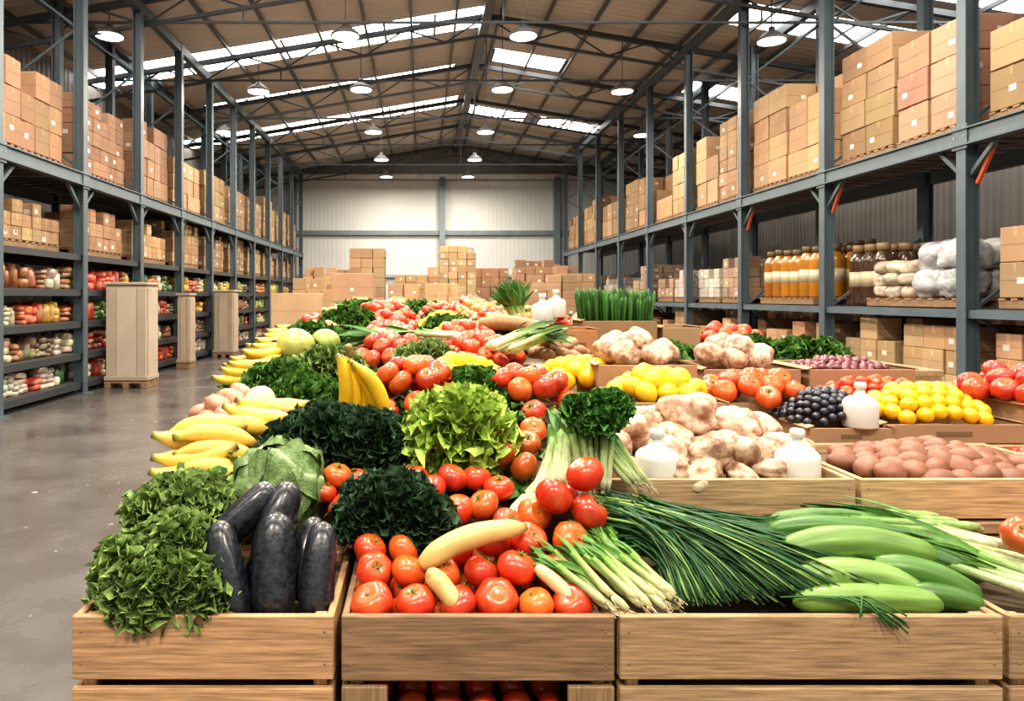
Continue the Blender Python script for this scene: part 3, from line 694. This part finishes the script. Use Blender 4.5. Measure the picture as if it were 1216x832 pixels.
m.obj('parsley_bunch')
m=MB()
for i in range(14): leek(m,(.61+U(-.03,.02),1.985,1.075+U(0,.02)),(-.30-.25*U(),.3,.55),.14,.0085,leafs=4,spread=.15,lf=.4,gcol=(.06,.18,.03),wh=(.45,.5,.25),mid=(.14,.28,.05))
m.obj('celery_stalks')
m=MB()
for i,(x,y,z,rz,ry) in enumerate(((-.70,2.32,1.185,.15,-.05),(-.65,2.28,1.165,.3,.15),(-.72,2.28,1.14,.1,0),(-.64,2.25,1.12,.2,.1),(-.70,2.23,1.095,.15,-.1),(-.63,2.20,1.075,.1,.12),(-.69,2.18,1.05,.15,0),(-.62,2.14,1.03,.1,.1),(-.68,2.14,1.01,.2,0),(-.6,2.35,1.18,.5,.1),(-.55,2.42,1.19,-.3,.1),(-.57,2.2,1.06,.3,0),(-.52,2.5,1.21,.4,.1))):
    banana(m,(x,y,z),rot(2.5 if i%2 else .5,ry,rz) if i!=0 else rot(3.0,-.1,.1),L=.27,A=.45,r=.033,col=(.76,.50,.09))
m.obj('bananas')
m=MB()
for i,a in enumerate((-.5,-.25,0,.28,.5)):
    R=np.stack([nrm((.25+a*.5,.15,-.95)),nrm((.2,-1,0)),nrm(np.cross(nrm((.25+a*.5,.15,-.95)),nrm((.2,-1,0))))],1)
    banana(m,(-.20+a*.10,2.44-.02*abs(i-2),1.29),R,L=.25,A=.5,r=.026,col=(.78,.46,.02))
sweep(m,bez((-.235,2.43,1.395),(-.24,2.43,1.415),(-.25,2.42,1.435),4),.014,6,(.2,.14,.04),M_root)
m.obj('bananas')
m=MB(); lump(m,(-.575,2.55,1.225),(.055,.055,.06),(.65,.53,.36),M_root,.03); lump(m,(-.50,2.5,1.2),(.07,.045,.04),(.6,.35,.08),M_root,.03); lump(m,(-.58,2.42,1.14),(.06,.05,.05),(.6,.42,.15),M_root,.03); m.obj('onions')
m=MB()
heap(lambda p: lump(m,p,(.05,.038,.032),(.42,.20,.12),M_root,.1,res=(14,9)),-.70,2.68,.13,.22,.065,.04); m.obj('sweet_potatoes')
m=MB(); lump(m,(-.62,3.55,1.36),(.095,.095,.085),(.5,.46,.12),M_gloss,.02); lump(m,(-.5,3.75,1.36),(.08,.08,.07),(.36,.44,.09),M_gloss,.02); m.obj('melons')
def greens(name,lst,st,size=.05):
    for c,r,n in lst:
        m=MB(); frill(m,c,r,n,size=size,res=(7,11),**st); m.obj(name)
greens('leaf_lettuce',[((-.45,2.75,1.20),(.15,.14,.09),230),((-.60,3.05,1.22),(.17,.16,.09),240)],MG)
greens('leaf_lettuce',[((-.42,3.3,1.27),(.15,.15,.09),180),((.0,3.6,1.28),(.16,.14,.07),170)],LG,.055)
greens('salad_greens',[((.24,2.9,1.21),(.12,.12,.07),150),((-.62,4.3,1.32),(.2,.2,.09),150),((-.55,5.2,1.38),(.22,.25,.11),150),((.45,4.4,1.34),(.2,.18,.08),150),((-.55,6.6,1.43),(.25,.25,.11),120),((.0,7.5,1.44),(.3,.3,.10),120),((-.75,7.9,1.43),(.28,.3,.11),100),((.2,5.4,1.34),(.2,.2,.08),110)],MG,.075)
m=MB(); heap(lambda p: tomato(m,p,.05),-.03,2.88,.22,.20,.098,.12); m.obj('tomatoes')
m=MB(); heap(lambda p: tomato(m,p,.05),.42,2.85,.20,.18,.098,.09); m.obj('tomatoes')
m=MB(); heap(lambda p: tomato(m,p,.055,lo=True),-.3,5.9,.34,.3,.105,.17); m.obj('tomatoes')
m=MB(); heap(lambda p: fruit(m,p,.042,LEM,tip=.15,el=1.1),.18,3.25,.2,.15,.08,.07); m.obj('lemons')
m=MB(); heap(lambda p: fruit(m,p,.042,(.8,.46,.02),M_gloss),.72,3.25,.24,.2,.08,.08,lambda y:1.20); m.obj('yellow_tomatoes')
m=MB()
for (x,y,rz) in((-.78,3.1,.4),(-.82,3.4,.6),(-.80,3.6,.5),(-.86,3.8,.8),(-.85,4.0,.7),(-.90,4.3,.9),(-.9,4.6,.8)):
    for k in range(3): banana(m,(x+.03*k,y+.02*k,Hs(y)+.03+.03*k),rot(.6+U(-.3,.3),0,rz+U(-.2,.2)),L=.26,A=.5,r=.028)
m.obj('bananas')
kinds=[('tomatoes',RED,M_gloss,.05),('orange_peppers',(.66,.18,.02),M_gloss,.05),('lemons',LEM,M_yel,.045),('tomatoes',(.48,.035,.02),M_gloss,.05),('green_apples',(.25,.38,.05),M_gloss,.045),('peaches',(.58,.22,.07),M_yel,.045),('tomatoes',RED,M_gloss,.055)]
k=0
for y in np.arange(3.75,9.3,.5):
    l,r=wd(y)
    for x in np.arange(l+.3,r-.1,.46):
        if y<4.5 and x>.5: continue
        if (k*7)%10<2: 
            k+=1; m=MB(); frill(m,(x,y,Hs(y)+.01),(.18,.18,.08),110,size=.075,res=(6,9),**(LG if k%2 else MG)); m.obj('salad_greens'); continue
        nm,c,mt,rr=kinds[int(U(0,len(kinds)))]; m=MB(); dm=U(.06,.13)
        if nm=='tomatoes': heap(lambda p: tomato(m,p,rr,c,lo=True),x,y,.23,.25,rr*1.9,dm)
        else: heap(lambda p: fruit(m,p,rr,c,mt),x,y,.23,.25,rr*1.9,dm)
        m.obj(nm); k+=1
m=MB()
for i in range(14): leek(m,(-.05+U(-.1,.3),3.9+U(-.1,.2),1.36+U(0,.04)),(-.8+U(-.2,.2),-.1,.05),.22,.015,leafs=4,spread=.2,lf=.7)
for i in range(12): leek(m,(.35+U(-.05,.1),3.45+U(-.1,.1),1.33+U(0,.04)),(.7,.3,.25),.2,.014,leafs=5,spread=.2,lf=.7,gcol=(.025,.09,.02))
m.obj('leeks')
m=MB()
for i in range(34): leek(m,(.70+U(-.04,.04),5.0+U(-.06,.06),1.38),(-.25+U(-.15,.15),.1,.9),.16,.014,leafs=6,spread=.25,lf=.9)
m.obj('leeks')
m=MB(); longveg(m,(.34,4.2,1.44),(.6,4.2,1.47),(.78,4.1,1.37),.045,(.34,.18,.075),M_root,([0,.05,.2,.8,.95,1],[.3,.7,1,1,.7,.3])); m.obj('bread_baguette')
# ---------------------------------------------------------------- RIGHT TIERS
def lip(z): return lambda y:z
crate(.535,1.252,2.06,2.57,.96,1.075,(.50,.34,.18),boards=1,liner=(1.0,1.06))
crate(1.268,2.02,2.06,2.57,.96,1.075,(.50,.34,.18),boards=1,liner=(1.0,1.04))
m=MB(); FL=(.40,.20,.12)
for X,Y,Z,s in ((.87,2.32,1.205,(.115,.09,.075)),(.70,2.34,1.175,(.095,.085,.065)),(1.03,2.34,1.175,(.10,.09,.075)),(.74,2.18,1.115,(.085,.07,.055)),(.885,2.19,1.125,(.095,.07,.06)),(.80,2.25,1.15,(.075,.07,.05)),(.98,2.2,1.12,(.08,.07,.05)),(1.10,2.24,1.12,(.075,.07,.055)),(.84,2.12,1.08,(.085,.045,.04)),(1.18,2.25,1.1,(.065,.075,.055)),(.60,2.25,1.12,(.06,.07,.06)),(.61,2.14,1.08,(.06,.05,.045)),(.77,2.44,1.17,(.09,.07,.07)),(.95,2.46,1.17,(.09,.07,.07)),(1.14,2.44,1.14,(.08,.08,.07)),(.62,2.45,1.14,(.07,.07,.06)),(.95,2.28,1.07,(.2,.1,.06)),(.75,2.3,1.07,(.15,.1,.07)),(.95,2.12,1.075,(.06,.04,.035)),(1.04,2.14,1.08,(.06,.05,.04)),(.77,2.12,1.075,(.05,.04,.035))):
    lump(m,(X,Y,Z),s,FL,M_flesh,.12,2.4,res=(36,26),crease=.08)
m.obj('raw_chicken_pieces')
def bottle(x,y,z,h=.175):
    m=MB(); r=h*.36
    lathe(m,[(r*.94,0),(r,h*.03),(r,h*.5),(r*.97,h*.57),(r*.8,h*.64),(r*.42,h*.70),(r*.27,h*.77),(r*.24,h*.86),(r*.34,h*.865),(r*.34,h*.97),(r*.28,h*1.0)],(x,y,z),(.72,.70,.65),M_plas,28); m.obj('white_plastic_bottle')
bottle(.705,2.14,1.03); bottle(1.125,2.14,1.03); bottle(1.62,2.64,1.12,.165); bottle(.78,4.6,1.42,.2); bottle(.98,5.2,1.45,.2)
m=MB(); heap(lambda p: lump(m,p,(.052,.04,.033),(.22,.085,.045),M_root,.05,res=(14,9)),1.64,2.30,.32,.2,.07,.02,lip(1.06)); m.obj('red_potatoes')
def tray(x0,x1,y0,y1,z0,z1,col=(.36,.22,.12),name='cardboard_tray'):
    m=MB(); t=.008; cx=(x0+x1)/2; cy=(y0+y1)/2; h=z1-z0
    box(m,(cx,y0+t/2,z0+h/2),(x1-x0,t,h),col,M_card,ch=.002); box(m,(cx,y1-t/2,z0+h/2+.01),(x1-x0,t,h),col,M_card,ch=.002)
    for x in(x0+t/2,x1-t/2): box(m,(x,cy,z0+h/2),(t,y1-y0-2*t,h),np.array(col)*.95,M_card,ch=.002)
    box(m,(cx,cy,z0+.005),(x1-x0-2*t,y1-y0-2*t,.008),col,M_card,ch=.001)
    for sx in(-1,1): box(m,(cx+sx*(x1-x0)*.5,cy,z1+.004),(.03,y1-y0,.005),np.array(col)*1.15,M_card,ch=.001,R=rot(0,sx*.3,0))
    sbox(m,(cx,y0-.001,z0+h*.5),((x1-x0)*.25,.002,h*.25),np.array(col)*.5,M_card)
    m.obj(name)
tray(.74,1.12,2.63,3.02,1.06,1.21); tray(.75,1.17,3.03,3.45,1.10,1.31)
tray(1.28,1.72,3.24,3.62,1.12,1.27); tray(1.76,2.24,3.24,3.62,1.12,1.27); tray(1.2,1.55,2.9,3.2,1.06,1.17,(.34,.22,.12)); tray(1.70,2.22,2.63,3.0,1.06,1.13); tray(2.24,2.7,2.63,3.1,1.06,1.2)
tray(1.42,1.72,2.61,2.88,1.06,1.12)
m=MB(); heap(lambda p: fruit(m,p,.040,LEM,tip=.15,el=1.1,lo=False),.93,2.83,.20,.2,.076,.06,lip(1.21)); m.obj('lemons')
m=MB(); heap(lambda p: lump(m,p,(.075,.065,.055),FL,M_flesh,.1,res=(20,14),crease=.06),.965,3.24,.2,.2,.12,.05,lip(1.32)); m.obj('raw_chicken_pieces')
m=MB(); heap(lambda p: lump(m,p,(.075,.065,.055),FL,M_flesh,.1,res=(20,14),crease=.06),1.5,3.43,.22,.18,.12,.05,lip(1.29)); m.obj('raw_chicken_pieces')
m=MB(); heap(lambda p: tomato(m,p,.05,(.60,.08,.015)),1.38,3.0,.19,.16,.09,.04,lip(1.2)); m.obj('tomatoes')
m=MB(); heap(lambda p: fruit(m,p,.017,(.015,.017,.03),M_egg),1.56,2.77,.17,.16,.031,.10,lip(1.13)); m.obj('blackberries')
m=MB(); heap(lambda p: fruit(m,p,.019,(.16,.03,.04),M_egg,el=1.2),2.0,3.43,.21,.17,.036,.03,lip(1.26)); m.obj('red_grapes')
m=MB(); heap(lambda p: fruit(m,p,.030,(.82,.45,.01),M_gloss,lo=False),1.95,2.8,.26,.18,.056,.09,lip(1.14)); m.obj('yellow_tomatoes')
m=MB(); heap(lambda p: tomato(m,p,.03,lo=True),1.95,3.1,.26,.12,.056,.05,lip(1.17)); m.obj('cherry_tomatoes')
m=MB(); heap(lambda p: tomato(m,p,.05,(.42,.025,.015)),2.36,2.82,.24,.22,.09,.08,lip(1.2)); m.obj('red_apples')
m=MB(); heap(lambda p: tomato(m,p,.045,lo=True),2.12,2.4,.12,.15,.08,.02,lip(1.02)); m.obj('tomatoes')
tray(1.65,2.12,4.2,4.6,1.18,1.30,(.45,.18,.11))
m=MB(); heap(lambda p: tomato(m,p,.05,lo=True),1.88,4.4,.24,.2,.09,.06,lip(1.32)); m.obj('tomatoes')
greens('salad_greens',[((1.75,3.9,1.27),(.17,.13,.10),140),((2.1,3.9,1.26),(.2,.15,.09),150),((1.35,3.9,1.24),(.18,.14,.09),120)],MG,.06)
tray(.93,1.36,4.12,4.40,1.22,1.46,(.30,.18,.09),'cardboard_box'); tray(.78,.95,3.85,4.05,1.24,1.42,(.40,.19,.08),'cardboard_box')
tray(1.40,1.62,4.15,4.4,1.18,1.42,(.36,.23,.12),'cardboard_box')
m=MB()
for i in range(170):
    x=.96+U()*.37; y=4.15+U()*.22; b=np.array((x,y,1.3)); d=nrm(((x-1.145)*.6+U(-.05,.05),U(-.1,.1),1)); h=U(.28,.36)
    sweep(m,np.array([b,b+d*h*.7,b+d*h*.85,b+d*h*.93,b+d*h]),np.array([.008,.008,.011,.009,.002]),6,jit((.05,.15,.03),.35),M_leaf)
m.obj('asparagus_bunches')
m=MB(); heap(lambda p: lump(m,p,(.05,.04,.03),(.36,.2,.09),M_root,.08,res=(10,7)),.72,3.75,.13,.12,.06,.06,lip(1.3)); m.obj('walnuts')
# ---------------------------------------------------------------- world, camera
w=bpy.data.worlds.new('World'); bpy.context.scene.world=w; w.use_nodes=True
bg=w.node_tree.nodes['Background']; bg.inputs[0].default_value=(1,.94,.86,1); bg.inputs[1].default_value=.75
cam=bpy.data.cameras.new('camera'); co=bpy.data.objects.new('camera',cam); bpy.context.collection.objects.link(co)
co.location=(0,0,1.6); co.rotation_euler=(math.pi/2,0,0); cam.sensor_width=36; cam.lens=36*850/1216
cam.shift_x=108/1216; cam.shift_y=-64/1216; cam.clip_end=200; cam.clip_start=.05
bpy.context.scene.camera=co
vs=bpy.context.scene.view_settings; vs.view_transform='Standard'
try: vs.look='Medium High Contrast'
except Exception as e: print(e)
